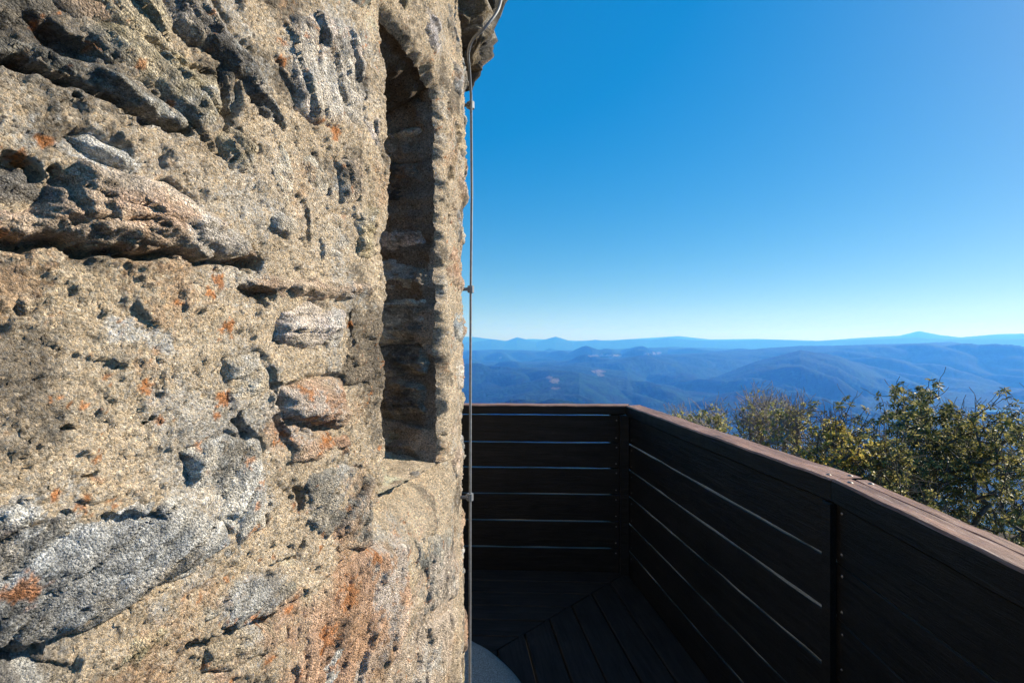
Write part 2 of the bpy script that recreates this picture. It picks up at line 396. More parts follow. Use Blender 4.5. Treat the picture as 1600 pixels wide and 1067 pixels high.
def joints(s, z):
    """the mortar shrinks back in broken lines along the edges of the stones"""
    h = np.zeros(s.shape)
    for k, (poly, pro, kind, dip, tl) in enumerate(ST):
        p = [pix(*q) for q in poly]; p = p + [p[0]]; a_ = np.array(p)
        m = (s > a_[:, 0].min() - .02) & (s < a_[:, 0].max() + .02) & (z > a_[:, 1].min() - .02) & (z < a_[:, 1].max() + .02)
        if not m.any(): continue
        ss, zz = s[m], z[m]
        sw = ss + .007 * fbm(ss * 28, zz * 28, 3, 200 + k * 13 + 900); zw = zz + .006 * fbm(ss * 28 + 5, zz * 28, 3, 200 + k * 13 + 901)
        d = seg_dist(sw, zw, p); w = .0036 + .0026 * vn(ss * 20, zz * 20, 97)
        h[m] = np.minimum(h[m], -(.003 + .20 * pro / 1000) * (1 - sst(.3, 1.2, d / w)) * sst(-.05, .3, fbm(ss * 9, zz * 9, 3, 98 + k)))
    return h
LICHEN = [(365, 508, 14), (355, 622, 12), (30, 918, 16), (50, 925, 9), (235, 605, 10), (340, 437, 14), (330, 455, 9), (280, 470, 7), (452, 684, 15), (512, 690, 15), (480, 618, 14), (490, 655, 9), (525, 205, 16), (535, 175, 9), (545, 930, 30), (515, 1000, 26), (590, 866, 22), (70, 220, 8), (30, 242, 7), (268, 162, 6), (400, 965, 12), (600, 700, 8), (400, 790, 8), (180, 790, 7), (132, 795, 9), (85, 775, 7), (440, 100, 8), (470, 60, 7), (555, 505, 8), (690, 850, 10), (640, 870, 14), (345, 650, 7), (318, 700, 7), (410, 755, 6), (390, 720, 10), (215, 105, 6), (145, 70, 5), (60, 60, 5)]
LICHEN = [(pix(x, y), r / F * .62) for x, y, r in LICHEN]
WHITES = [([(185, 505), (215, 520), (275, 535)], .009), ([(35, 790), (45, 800)], .012), ([(528, 1022), (520, 1060)], .010), ([(385, 672), (384, 672)], .006), ([(120, 225), (190, 245)], .012)]
WHITES = [([pix(*p) for p in pts], w) for pts, w in WHITES]
AREAS = [(300, 600, 190, 110, (.74, .64, .50), .5), (345, 760, 110, 90, (.80, .76, .69), .55), (560, 970, 120, 130, (.66, .42, .29), .5), (520, 120, 90, 110, (.80, .74, .65), .5), (500, 330, 110, 120, (.76, .66, .53), .45),
         (40, 600, 90, 150, (.20, .185, .165), .5), (130, 90, 230, 90, (.30, .285, .26), .5), (690, 960, 60, 130, (.72, .60, .50), .5), (120, 450, 260, 70, (.74, .62, .46), .4), (60, 960, 190, 90, (.24, .245, .25), .45), (240, 260, 130, 60, (.74, .66, .56), .4), (480, 650, 70, 60, (.68, .44, .31), .4), (30, 290, 90, 50, (.22, .21, .20), .5), (180, 860, 130, 60, (.70, .70, .69), .35), (400, 930, 70, 40, (.36, .345, .33), .5), (20, 420, 50, 40, (.25, .23, .2), .4)]
AREAS = [(pix(x, y), abs(pix(x + rx, y)[0] - pix(x - rx, y)[0]) / 2, abs(pix(x, y + ry)[1] - pix(x, y - ry)[1]) / 2, col, k) for x, y, rx, ry, col, k in AREAS]
def paint(c, s, z, lich=1.):
    wv = fbm(s * 16, z * 16, 5, 41, .66)
    for (cs, cz), rs_, rz_, col, k in AREAS:                                  # beds of paler, darker and redder stone and mortar
        m = (1 - sst(.45, 1.05, np.hypot((s - cs) / rs_, (z - cz) / rz_) + wv * .8))[..., None] * min(.85, k * 1.5)
        c = c * (1 - m) + np.array(col) * m
    w = fbm(s * 55, z * 55, 5, 31, .68); w2 = fbm(s * 140, z * 140, 4, 32, .7)
    dk = sst(.16, .36, fbm(s * 5.5 + 2, z * 6.5, 5, 33, .62) + .32 * w2)[..., None]                  # black crustose growth
    _c = pix(664, 790); dk = dk * sst(.05, .09, np.hypot(s - _c[0], z - _c[1]))[..., None]
    c = c * (1 - .66 * dk) + np.array([.075, .074, .072]) * .66 * dk
    gl = sst(.26, .38, fbm(s * 8 + 9, z * 8, 5, 36, .62) + .30 * w2)[..., None]                      # pale grey growth
    c = c * (1 - .6 * gl) + np.array([.66, .65, .62]) * .6 * gl
    rs = sst(.28, .5, fbm(s * 7 + 5, z * 6, 5, 34, .6) + .35 * w2)[..., None]
    c = c * (1 - .42 * rs) + np.array([.62, .38, .22]) * .42 * rs
    for pts, wd in WHITES:
        m = (1 - sst(.8, 1.0, seg_dist(s, z, pts) / wd + w * 1.3))[..., None]
        c = c * (1 - m) + np.array([.74, .72, .68]) * m
    o = np.zeros(s.shape)
    for (cs, cz), r in LICHEN:
        o = np.maximum(o, 1 - sst(.50, .78, np.hypot(s - cs, z - cz) / r + w * 1.0 + w2 * .9))
    o = np.maximum(o, sst(.52, .58, fbm(s * 48, z * 48, 4, 37, .6) + .25 * w2) * .9 * sst(.0, .25, fbm(s * 4, z * 4, 2, 38)))
    o = (o * lich * .78)[..., None]
    return np.clip(c * (1 - o) + np.array([.66, .24, .06]) * o, .015, .85)
MORT = np.array([.70, .59, .45])
def wind_l(v):   # near edge of the window opening, wandering from stone to stone
    return UL + .010 * fbm(v * 9, v * 0 + 3.3, 3, 51) + .006 * (vn(v * 30, v * 0 + 1.3, 52)) - .0
def wind_r(v):
    arch = np.clip((v - 1.80) / (ZT - 1.80), 0, 1)
    return UR + .012 * fbm(v * 8, v * 0 + 7.3, 3, 53) + .007 * vn(v * 34, v * 0 + 2.3, 54) - .018 * arch ** 3
def build_wall():
    u = np.concatenate([np.arange(RT * R(-50), RT * R(-36), .006), np.arange(RT * R(-36), UL - .0009, .0019)])
    nl = len(u); mid = np.linspace(UL, UR, 60)
    u = np.concatenate([u, mid]); nr = len(u) - 1
    u = np.concatenate([u, np.arange(UR + .003, RT * R(13), .0031), np.arange(RT * R(13), RT * R(30), .008)])
    iL = nl; iR = nr
    v = np.concatenate([np.linspace(.30, .60, 40)[:-1], np.arange(.60, ZB - .0012, .0026)]); jB = len(v)
    v = np.concatenate([v, np.linspace(ZB, ZT, 290)]); jT = len(v) - 1
    v = np.concatenate([v, np.arange(ZT + .0026, 2.36, .0028)])
    U, Vv = np.meshgrid(u, v)
    dl = np.abs(U - UL); dr = np.abs(U - UR)
    S = U + (wind_l(Vv) - UL) * np.clip(1 - dl / .09, 0, 1) ** 1 + (wind_r(Vv) - UR) * np.clip(1 - dr / .105, 0, 1) ** 1
    fz = lambda U_: .010 * vn(U_ * 22, U_ * 0 + .7, 56)
    Z = Vv + (fz(U)) * np.clip(1 - np.abs(Vv - ZT) / .1, 0, 1) + .5 * fz(U + 3) * np.clip(1 - np.abs(Vv - ZB) / .1, 0, 1)
    H = mortar_h(S, Z)
    # distance to the opening: the edge rounds over into the reveal
    du = np.maximum(np.maximum(UL - U, U - UR), 0); dv = np.maximum(np.maximum(ZB - Vv, Vv - ZT), 0)
    d = np.hypot(du, dv); rw = .022 + .012 * fbm(U * 15, Vv * 15, 2, 57)
    rw = np.where(Vv < ZB, .12, rw)
    H = H - (.020 * np.clip(1 - d / rw, 0, 1) ** 2) * (1 + 3.6 * (Vv < ZB))
    P = cyl(S, Z, H)
    c = paint(np.broadcast_to(MORT, S.shape + (3,)) * (1 + .42 * fbm(S * 12, Z * 14, 6, 61, .72)[..., None]), S, Z)
    fol = np.stack([S * .5, Z, S * 0], -1)
    ny, nx = S.shape
    q = np.ones((ny - 1, nx - 1), bool); q[jB:jT, iL:iR] = False
    Vx = local(tower, P.reshape(-1, 3))
    Vx, Fx, cx, fx = compact(Vx, grid_faces(ny, nx, q), c.reshape(-1, 3), fol.reshape(-1, 3))
    link('wall', np_mesh('wall', Vx, Fx, True, cx, fx), M_MORTAR, tower)
    # reveals
    a0 = R(-13); inw = np.array([-math.cos(a0), -math.sin(a0), 0]); lat = np.array([-math.sin(a0), math.cos(a0), 0])
    s_k = np.concatenate([[0], np.geomspace(.003, .42, 60)])
    def reveal(edge, nrm, kind, rough):
        m = len(edge); e = np.repeat(edge[:, None, :], len(s_k), 1); sk = np.broadcast_to(s_k, (m, len(s_k)))
        P_ = e + inw * sk[..., None]
        ram = sst(0, .03, sk)
        q1 = edge[:, 2] if kind == 'v' else edge @ lat
        qq = np.repeat(q1[:, None], len(s_k), 1)
        n_ = rough * (fbm(qq * 7 + 3, sk * 7, 4, 70) + .5 * fbm(qq * 24, sk * 18, 4, 71))
        if kind == 'v':
            lay, cid = worley(qq * 9.5, sk * 3 + 2, 77)
            n_ = n_ + (cid - .55) * .016 - .012 * sst(.55, .8, lay)
            n_ = n_ + .004 * ridged(qq * 30, sk * 5, 3, 78)
        g1, _ = worley(qq * 160, sk * 160, 79); n_ = n_ + .002 * (1 - g1 * 1.5)
        slope = {'s': .22, 's2': .55}.get(kind, 0)
        P_ = P_ + np.array(nrm) * ((n_ - .004) * ram + slope * sk * ram)[..., None]
        tin = np.broadcast_to(np.array([.40, .335, .27]) if kind == 'v' else (MORT if kind == 's' else np.array([.22, .17, .12])), P_.shape)  # jambs and lintel toned darker than the sill: shade of the opening painted in
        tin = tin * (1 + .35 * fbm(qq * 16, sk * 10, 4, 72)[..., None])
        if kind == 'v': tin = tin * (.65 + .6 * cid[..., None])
        return P_, tin, np.stack([sk * .3, qq, qq * 0], -1)
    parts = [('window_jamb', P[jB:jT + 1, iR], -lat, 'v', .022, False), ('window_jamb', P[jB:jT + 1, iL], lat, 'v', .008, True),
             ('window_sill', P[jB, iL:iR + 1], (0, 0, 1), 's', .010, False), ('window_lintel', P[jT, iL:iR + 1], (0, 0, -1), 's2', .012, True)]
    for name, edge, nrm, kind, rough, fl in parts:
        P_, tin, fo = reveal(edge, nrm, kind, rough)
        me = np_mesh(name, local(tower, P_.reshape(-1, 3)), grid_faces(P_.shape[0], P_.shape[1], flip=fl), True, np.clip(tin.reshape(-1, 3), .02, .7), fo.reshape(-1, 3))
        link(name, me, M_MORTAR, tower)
    # added dark board deep inside, standing in for the unlit tower interior
    ctr = np.array([CX, CY, 0]) + (RT - .40) * -inw
    pts = [ctr + lat * sx * .17 + np.array([0, 0, zz]) + inw * t_ for t_ in (0, .03) for zz in (ZB - .05, ZT + .05) for sx in (-1, 1)]
    fcs = np.array([[0, 1, 3, 2], [4, 6, 7, 5], [0, 2, 6, 4], [1, 5, 7, 3], [0, 4, 5, 1], [2, 3, 7, 6]])
    link('interior_stand_in', np_mesh('interior_stand_in', local(tower, pts), fcs, False), M_INTERIOR, tower)
def build_wall_rest():
    for (a0, a1, na, z0, z1, nz, dr) in ((29.5, 310.5, 420, -6.2, 2.36, 180, -.004), (-50, 30, 150, -6.2, .31, 130, -.004)):
        a = np.radians(np.linspace(a0, a1, na)); z = np.linspace(z0, z1, nz); A, Z = np.meshgrid(a, z); S = A * RT
        H = base_h(S, Z) + .012 * fbm(S * 22, Z * 22, 3, 16) + dr
        c = paint(np.broadcast_to(MORT, S.shape + (3,)), S, Z)
        link('wall', np_mesh('wall', local(tower, cyl(S, Z, H).reshape(-1, 3)), grid_faces(nz, na), True, c.reshape(-1, 3), np.stack([S, Z, Z * 0], -1).reshape(-1, 3)), M_MORTAR, tower)
PAL = dict(dark=(.19, .18, .165), grey=(.34, .315, .285), pink=(.58, .43, .32), white=(.70, .64, .56), rust=(.56, .36, .24), tan=(.56, .45, .31), streak=(.46, .455, .45))
def stone(poly, pro, kind, dip, seed, step=.0022, tilt=0.0, name='stone', surf=None):
    """one rubble stone: an irregular slab standing out of the mortar, its sides running back into it"""
    poly = np.array(poly); pro = pro * .74
    mg = .014
    s = np.arange(poly[:, 0].min() - mg, poly[:, 0].max() + mg, step); z = np.arange(poly[:, 1].min() - mg, poly[:, 1].max() + mg, step * 1.05)
    S, Z = np.meshgrid(s, z)
    sw = S + .007 * fbm(S * 28, Z * 28, 3, seed + 900); zw = Z + .006 * fbm(S * 28 + 5, Z * 28, 3, seed + 901)
    closed = [tuple(p) for p in poly] + [tuple(poly[0])]
    d = seg_dist(sw, zw, closed)
    inside = np.zeros(S.shape, bool)
    for (x0, y0), (x1, y1) in zip(closed[:-1], closed[1:]):
        if y0 == y1: continue
        cr = ((y0 > zw) != (y1 > zw)) & (sw < (x1 - x0) * (zw - y0) / (y1 - y0) + x0)
        inside ^= cr
    sd = np.where(inside, d, -d)
    # stay clear of the window opening
    sd = np.minimum(sd, np.hypot(np.maximum(np.maximum(wind_l(Z) - S, S - wind_r(Z)), 0), np.maximum(np.maximum(ZB - Z, Z - ZT), 0)) - .012)
    cs, sn = math.cos(R(dip)), math.sin(R(dip))
    al = S * cs + Z * sn; ac = -S * sn + Z * cs
    ctr = poly.mean(0); ext = (poly.max(0) - poly.min(0)).max() + 1e-6
    h = base_h(S, Z) + pro * (1 - np.exp(-np.maximum(sd, 0) / (.35 * pro + .004))) - np.maximum(-sd, 0) * 2.2 - .006
    h = h + tilt * (ctr[1] - Z) * .5
    inn = np.clip(sd / .007, 0, 1)
    wa = al + .020 * fbm(al * 14, ac * 30, 3, seed + 5); wc = ac + .007 * fbm(al * 16, ac * 26, 4, seed + 6, .6)
    _, p1, e1 = worley(wa * 7, wc * 34, seed + 21, True)                 # slabby breaks along the foliation
    h = h + ((p1 - .45) * .0085 + (p1 - .5) * (np.modf(wc * 34)[0] - .5) * .006 - .005 * (1 - sst(.0, .12, e1))) * inn
    _, p2, e2 = worley(wa * 22, wc * 95, seed + 22, True)
    h = h + ((p2 - .5) * .0046 - .0016 * (1 - sst(.0, .15, e2))) * inn
    h = h + (.0045 * fbm(al * 10, ac * 26, 5, seed + 7, .62) + .0034 * fbm(S * 75, Z * 75, 4, seed + 8, .68)) * inn
    h = h + cuts(S, Z) * .9
    c = np.broadcast_to(np.array(PAL[kind]), S.shape + (3,)).copy()
    band = fbm(wa * 6, wc * 42, 6, seed + 11, .68)[..., None]
    amp = {'streak': 1.25, 'white': .55, 'dark': .7}.get(kind, .6)
    c = c * np.clip(1 + amp * band + (p1 - .5)[..., None] * .35 + (p2 - .5)[..., None] * .35, .25, 1.9)
    rnd = random.Random(seed); c = c * np.array([1 + rnd.uniform(-.08, .08), 1, 1 + rnd.uniform(-.08, .06)])
    smear = (sst(-.25, .35, fbm(S * 24, Z * 24, 5, seed + 12, .6) + .5 * (1 - sst(.0, .035, sd)) - .25) * .5)[..., None]
    c = c * (1 - smear) + MORT * smear
    c = paint(c, S, Z, .8 if kind != 'dark' else .25)
    keep = sd > -mg * .9
    q = keep[:-1, :-1] & keep[1:, :-1] & keep[:-1, 1:] & keep[1:, 1:]
    if q.sum() < 4: return None
    P = (surf or cyl)(S, Z, h)
    V_, F_, c_, f_ = compact(local(tower, P.reshape(-1, 3)), grid_faces(*S.shape, q), c.reshape(-1, 3), np.stack([al * .16, ac, ac * 0 + seed], -1).reshape(-1, 3))
    return link(name, np_mesh(name, V_, F_, True, c_, f_), M_STONE, tower)
ST = [
 ([(-60, 58), (60, 62), (105, 78), (160, 100), (235, 140), (292, 188), (285, 200), (240, 188), (175, 150), (100, 112), (50, 96), (-60, 88)], 22, 'grey', -24, .1),
 ([(160, 30), (200, 35), (265, 70), (330, 110), (348, 120), (352, 170), (335, 200), (300, 195), (240, 135), (170, 105), (110, 75), (80, 60), (100, 45)], 20, 'tan', -28, .1),
 ([(245, -30), (310, -30), (355, 50), (402, 110), (400, 132), (365, 115), (350, 90), (300, 60), (255, 20)], 18, 'grey', -48, .05),
 ([(100, -30), (235, -30), (275, 40), (272, 88), (240, 80), (200, 50), (150, 30)], 18, 'tan', -30, .1),
 ([(345, 110), (365, 115), (374, 160), (362, 208), (353, 195), (350, 150)], 24, 'dark', -80, 0),
 ([(-60, -30), (60, -30), (90, 10), (80, 40), (30, 45), (-60, 40)], 16, 'tan', -20, 0),
 ([(-60, 250), (30, 250), (60, 275), (70, 310), (30, 318), (-60, 322)], 22, 'dark', -10, .1),
 ([(-60, 322), (40, 318), (75, 300), (90, 265), (130, 245), (180, 255), (250, 280), (330, 330), (400, 375), (415, 398), (395, 405), (330, 399), (260, 387), (150, 379), (60, 371), (-60, 366)], 26, 'pink', -16, .12),
 ([(100, 215), (140, 208), (200, 238), (245, 268), (200, 264), (150, 242)], 14, 'white', -28, 0),
 ([(360, 60), (385, 75), (430, 140), (447, 192), (425, 187), (395, 150), (370, 110)], 16, 'streak', -55, .1),
 ([(430, 30), (500, 15), (560, 40), (574, 110), (562, 190), (520, 200), (470, 170), (440, 110)], 13, 'white', -68, 0),
 ([(425, 335), (455, 328), (478, 340), (474, 368), (450, 376), (428, 362)], 15, 'dark', -5, .1),
 ([(385, 430), (430, 424), (500, 431), (585, 438), (588, 465), (500, 469), (450, 463), (410, 460)], 18, 'pink', 0, .2),
 ([(440, 482), (490, 476), (545, 481), (545, 540), (500, 546), (440, 528)], 13, 'white', 5, .05),
 ([(470, 245), (500, 240), (524, 280), (512, 312), (490, 292)], 12, 'streak', -50, 0),
 ([(545, 550), (590, 545), (590, 600), (550, 602)], 12, 'pink', 0, .1),
 ([(447, 606), (500, 592), (548, 590), (556, 650), (548, 664), (510, 668), (470, 664), (452, 650)], 24, 'rust', -8, .2),
 ([(455, 690), (500, 684), (550, 680), (556, 712), (500, 722), (462, 722)], 14, 'rust', 10, 0),
 ([(480, 738), (540, 728), (586, 738), (588, 850), (540, 860), (490, 832)], 12, 'grey', 40, 0),
 ([(296, 702), (360, 680), (412, 690), (426, 760), (420, 830), (384, 850), (344, 800), (300, 770)], 12, 'white', 55, 0),
 ([(-60, 800), (60, 782), (150, 792), (250, 762), (300, 776), (345, 815), (384, 856), (330, 892), (250, 922), (150, 986), (60, 1012), (-60, 1028)], 16, 'streak', 27, .05),
 ([(320, 952), (370, 915), (440, 888), (476, 898), (480, 930), (430, 966), (370, 986), (325, 986)], 13, 'grey', 30, .05),
 ([(488, 932), (540, 890), (590, 862), (640, 852), (642, 960), (600, 1090), (455, 1090), (468, 1000)], 11, 'rust', 62, 0),
 ([(650, 846), (714, 815), (717, 930), (660, 962)], 11, 'grey', 75, 0),
 ([(650, 978), (716, 945), (716, 1090), (618, 1090)], 11, 'pink', 70, 0),
 ([(572, 185), (592, 180), (594, 235), (578, 242)], 14, 'white', -70, 0),
 ([(560, 330), (590, 320), (590, 400), (566, 402)], 10, 'tan', 0, 0),
 ([(530, 250), (565, 245), (572, 310), (540, 315)], 10, 'pink', -60, 0),
 ([(-60, 1052), (60, 1036), (110, 1050), (122, 1120), (-60, 1120)], 14, 'dark', 10, 0),
 ([(322, 1012), (400, 986), (450, 972), (450, 1002), (380, 1042), (330, 1052)], 12, 'tan', 28, .1),
 ([(150, 1020), (230, 985), (300, 970), (300, 1010), (240, 1050), (160, 1060)], 9, 'tan', 28, 0),
 ([(340, 210), (380, 200), (410, 230), (400, 270), (360, 262)], 8, 'tan', -30, 0),
 ([(440, 215), (462, 222), (470, 300), (450, 320), (432, 270)], 9, 'white', -70, 0),
 ([(500, 340), (548, 335), (552, 400), (505, 408)], 8, 'pink', -20, 0),
 ([(360, 560), (420, 556), (430, 640), (370, 650)], 7, 'tan', 10, 0),
 ([(20, 440), (70, 430), (90, 470), (40, 490)], 8, 'tan', 0, 0),
]
build_wall(); build_wall_rest()
for k, (poly, pro, kind, dip, tl) in enumerate(ST):
    stone([pix(*p) for p in poly], pro / 1000, kind, dip, 200 + k * 13, tilt=tl)
# courses of stone lining the far side of the window opening
_a0 = R(-13); _in = np.array([-math.cos(_a0), -math.sin(_a0), 0]); _lt = np.array([-math.sin(_a0), math.cos(_a0), 0])
def jamb_surf(S, Z, h):
    e = cyl(wind_r(Z), Z, -.030 + 0 * Z); return e + _in * S[..., None] - _lt * (h - .004)[..., None]
_z = ZB + .01; _k = 0; _r = random.Random(21)
while _z < 1.93:
    _h = _r.uniform(.05, .115); _s = .012
    while _s < .30:
        _w = _r.uniform(.10, .24)
        _p = [(_s + _w * a_ + _r.uniform(-.006, .006), _z + _h * b_ + _r.uniform(-.008, .008)) for a_, b_ in ((0, .1), (.3, .02), (.7, .0), (1, .08), (1.02, .5), (.98, .95), (.6, 1), (.25, .96), (0, .9), (-.02, .5))]
        stone(_p, _r.uniform(.016, .030), _r.choice(['grey', 'dark', 'tan', 'streak', 'white']), _r.uniform(-6, 6), 9100 + _k * 7, .003, 0., 'jamb_stone', jamb_surf); _k += 1
        _s += _w + .012
    _z += _h + .008
# the other stones of the face: beside the window and outside the frame
rnd = random.Random(4)
def random_stones(a0, a1, z0, z1, cell, step, skip, seed0):
    n = 0; z = z0
    while z < z1:
        hgt = cell * rnd.uniform(.45, .8); s = RT * R(a0) + rnd.uniform(0, .06)
        while s < RT * R(a1):
            w = cell * rnd.uniform(.6, 1.5)
            if not skip(s, s + w, z, z + hgt):
                m = 9; pts = []
                for i in range(m):
                    t = 2 * math.pi * i / m; e = 3.2
                    cx_ = math.copysign(abs(math.cos(t)) ** (2 / e), math.cos(t)); cy_ = math.copysign(abs(math.sin(t)) ** (2 / e), math.sin(t))
                    pts.append((s + w / 2 + cx_ * w * .46 * rnd.uniform(.8, 1.05), z + hgt / 2 + cy_ * hgt * .44 * rnd.uniform(.78, 1.06)))
                stone(pts, rnd.uniform(.007, .016), rnd.choice(['grey', 'pink', 'tan', 'white', 'streak', 'rust', 'tan', 'pink']), rnd.uniform(-25, 25), seed0 + n * 7, step, .08)
                n += 1
            s += w + rnd.uniform(.01, .04)
        z += hgt + rnd.uniform(.008, .025)
def in_view(s0, s1, z0, z1):
    # already placed stones fill the part of the face left of and below the window
    sL, _ = pix(-60, 500); sR, _ = pix(716, 500); sm = (s0 + s1) / 2; zm = (z0 + z1) / 2
    if sL - .05 < s1 and s0 < UL + .0: 
        d = math.hypot(CX + RT * math.cos(sm / RT), CY + RT * math.sin(sm / RT)); dep = CY + RT * math.sin(sm / RT)
        return abs(zm - EYE) < dep * .72
    if s0 < UR + .01 and s1 > UL: return zm > .78
    return False
random_stones(-49, -36.5, .7, 2.3, .17, .006, in_view, 3000)
random_stones(-36, -17.5, .6, 2.3, .17, .005, in_view, 4000)
random_stones(-17.2, -8.5, .35, .78, .15, .005, lambda *a: False, 5000)
random_stones(-17.2, -8.5, 2.04, 2.3, .13, .003, lambda *a: False, 5500)
random_stones(-6.3, 12, .62, 2.2, .15, .0032, lambda s0, s1, z0, z1: s0 < pix(714, 500)[0] and .60 < z1 and z0 < 1.16, 6000)
random_stones(12.5, 29, .35, 2.2, .2, .008, lambda *a: False, 7000)

def blob_stone(name, ctr_s, ctr_z, hw, hh, r_in, r_out, kind, seed, parent, nu=72, nv=44, tint=.42):
    """closed squared-off boulder lying in the ring wall"""
    u = np.linspace(0, 2 * np.pi, nu, endpoint=False); v = np.linspace(-np.pi / 2, np.pi / 2, nv); U, V_ = np.meshgrid(u, v)
    e = .36
    f = lambda w: np.sign(w) * np.abs(w) ** e
    a = f(np.cos(V_)) * f(np.cos(U)); b = f(np.cos(V_)) * f(np.sin(U)); c_ = f(np.sin(V_))
    n = fbm(a * 1.6 + seed, c_ * 1.6 + b, 4, seed)
    S = ctr_s + a * hw * (1 + .10 * n); Z = ctr_z + c_ * hh * (1 + .12 * n)
    rad = (r_in + r_out) / 2 + b * (r_out - r_in) / 2 * (1 + .0 * n) + .022 * n + .010 * fbm(S * 30, Z * 30 + b, 4, seed + 2) + .006 * ridged(S * 12, Z * 55, 3, seed + 3)
    _, pp, pe = worley(S * 14 + b * 1.5, Z * 40 + b * 2 + .4 * n, seed + 6, True); rad = rad + ((pp - .5) * .03 - .010 * (1 - sst(0, .12, pe)))
    Z = Z + (pp - .5) * .014
    aa = S / RT; P = np.stack([CX + rad * np.cos(aa), CY + rad * np.sin(aa), Z], -1)
    i = np.arange(nv * nu).reshape(nv, nu); j = np.roll(i, -1, 1)
    q = np.stack([i[:-1], j[:-1], j[1:], i[1:]], -1).reshape(-1, 4)
    col = np.broadcast_to(np.array(PAL[kind]) * tint, S.shape + (3,)) * (1 + .5 * fbm(S * 12, Z * 40, 3, seed + 4)[..., None])
    col = paint(col, S, Z, .2)
    return link(name, np_mesh(name, local(parent, P.reshape(-1, 3)), q[:, ::-1], True, col.reshape(-1, 3), np.stack([S * .16, Z, Z * 0 + seed], -1).reshape(-1, 3)), M_STONE, parent)
def build_cornice():
    for row, (zc, hh, out, start) in enumerate(((2.335, .062, .030, -52), (2.525, .110, .110, -49), (2.74, .12, .08, -55))):
        a = start; k = 0
        while a < 300:
            w = rnd.uniform(.24, .42); da = math.degrees(w / RT)
            blob_stone('cornice_stone', R(a + da / 2) * RT, zc + rnd.uniform(-.012, .012), w * .52, hh, RT - .25, RT + out + rnd.uniform(-.02, .02), rnd.choice(['grey', 'tan', 'pink', 'grey']), 8000 + row * 500 + k * 11, tower)
            a += da + .4; k += 1
    # flat cap behind the parapet stones
    n = 64; pts = [(CX + 1.45 * math.cos(2 * math.pi * i / n), CY + 1.45 * math.sin(2 * math.pi * i / n), zz) for zz in (2.25, 2.62) for i in range(n)]
    me = bpy.data.meshes.new('roof_slab'); me.from_pydata([tuple(p) for p in local(tower, pts)], [], [list(range(n, 2 * n)), list(range(n))[::-1]] + [[i, (i + 1) % n, n + (i + 1) % n, n + i] for i in range(n)]); me.update()
    link('roof_slab', me, M_CONC, tower)
build_cornice()
def build_plinth():
    n = 140; prof = [(.30, .17), (.48, .155), (.62, .125), (.73, .085), (.80, .045), (.845, .0), (.86, -.04), (.865, -.35), (.3, -.35)]
    a = np.linspace(0, 2 * np.pi, n, endpoint=False); V = []
    for (r, z) in prof:
        rr = r * (1 + .02 * vn(np.cos(a) * 2 + 3, np.sin(a) * 2, 12)); V.append(np.stack([rr * np.cos(a) - .72 - CX, rr * np.sin(a) + 1.94 - CY, z + .006 * vn(np.cos(a) * 6 * r, np.sin(a) * 6 * r, 13)], -1))
    V = np.concatenate(V); i = np.arange(len(prof) * n).reshape(-1, n); j = np.roll(i, -1, 1)
    q = np.stack([i[:-1], i[1:], j[1:], j[:-1]], -1).reshape(-1, 4)
    o = link('footing', np_mesh('footing', V, q, True), M_CONC, tower); o['label'] = 'rounded grey concrete footing at deck level'
build_plinth()

# ------------------------------------------------------------------ lightning conductor
def tube(path, rad, sides=10, caps=True):
    path = [Vector(p) for p in path]; V = []; Fq = []; n = len(path)
    up = Vector((0, 1, 0.01)).normalized()
    for k, p in enumerate(path):
        t = (path[min(k + 1, n - 1)] - path[max(k - 1, 0)]).normalized()
        x = t.cross(up).normalized(); y = x.cross(t).normalized()
        for i in range(sides):
            a = 2 * math.pi * i / sides; V.append(p + (x * math.cos(a) + y * math.sin(a)) * rad)
    for k in range(n - 1):
        for i in range(sides):
            Fq.append([k * sides + i, k * sides + (i + 1) % sides, (k + 1) * sides + (i + 1) % sides, (k + 1) * sides + i])
    if caps: Fq.append(list(range(sides))[::-1]); Fq.append([(n - 1) * sides + i for i in range(sides)])
    return V, Fq
def mesh_py(name, V, Fq, smooth=True):
    me = bpy.data.meshes.new(name); me.from_pydata([tuple(v) for v in V], [], Fq); me.update()
    if smooth: me.polygons.foreach_set('use_smooth', np.ones(len(me.polygons), bool))
    return me
def at(x, y, d): return Vector(((x - 800) / F * d, d, EYE - d * (y - HZ) / F))
rod_root = empty('lightning_conductor', tuple(at(735, 536, 1.36)) [:2] + (0.02,), 'thin grey metal lightning conductor clamped down the side of the stone tower', 'lightning conductor')
RO = Vector(rod_root.location)
def catmull(pts, n=8):
    out = []; P = [pts[0]] + pts + [pts[-1]]
    for i in range(1, len(P) - 2):
        for k in range(n):
            t = k / n; p0, p1, p2, p3 = P[i - 1:i + 3]
            out.append(.5 * ((2 * p1) + (p2 - p0) * t + (2 * p0 - 5 * p1 + 4 * p2 - p3) * t * t + (3 * p1 - p0 - 3 * p2 + p3) * t ** 3))
    return out + [pts[-1]]
D0 = 1.36
rod_pts = [at(806, -60, 1.21), at(786, -10, 1.16), at(777, 18, 1.13), at(757, 44, 1.12), at(739, 62, 1.15), at(732, 82, 1.20), at(733.5, 108, 1.27), at(736, 150, 1.34)]
path = catmull(rod_pts) + [at(737.2, 300, D0), at(735.5, 460, D0), at(735, 620, D0), at(734.6, 780, D0), at(734.4, 950, D0)]
foot = at(734.2, 1100, D0); path += [foot, Vector((foot.x, foot.y, .03))]
V, Fq = tube([p - RO for p in path], .0033, 10); link('rod', mesh_py('rod', V, Fq), M_ROD, rod_root)
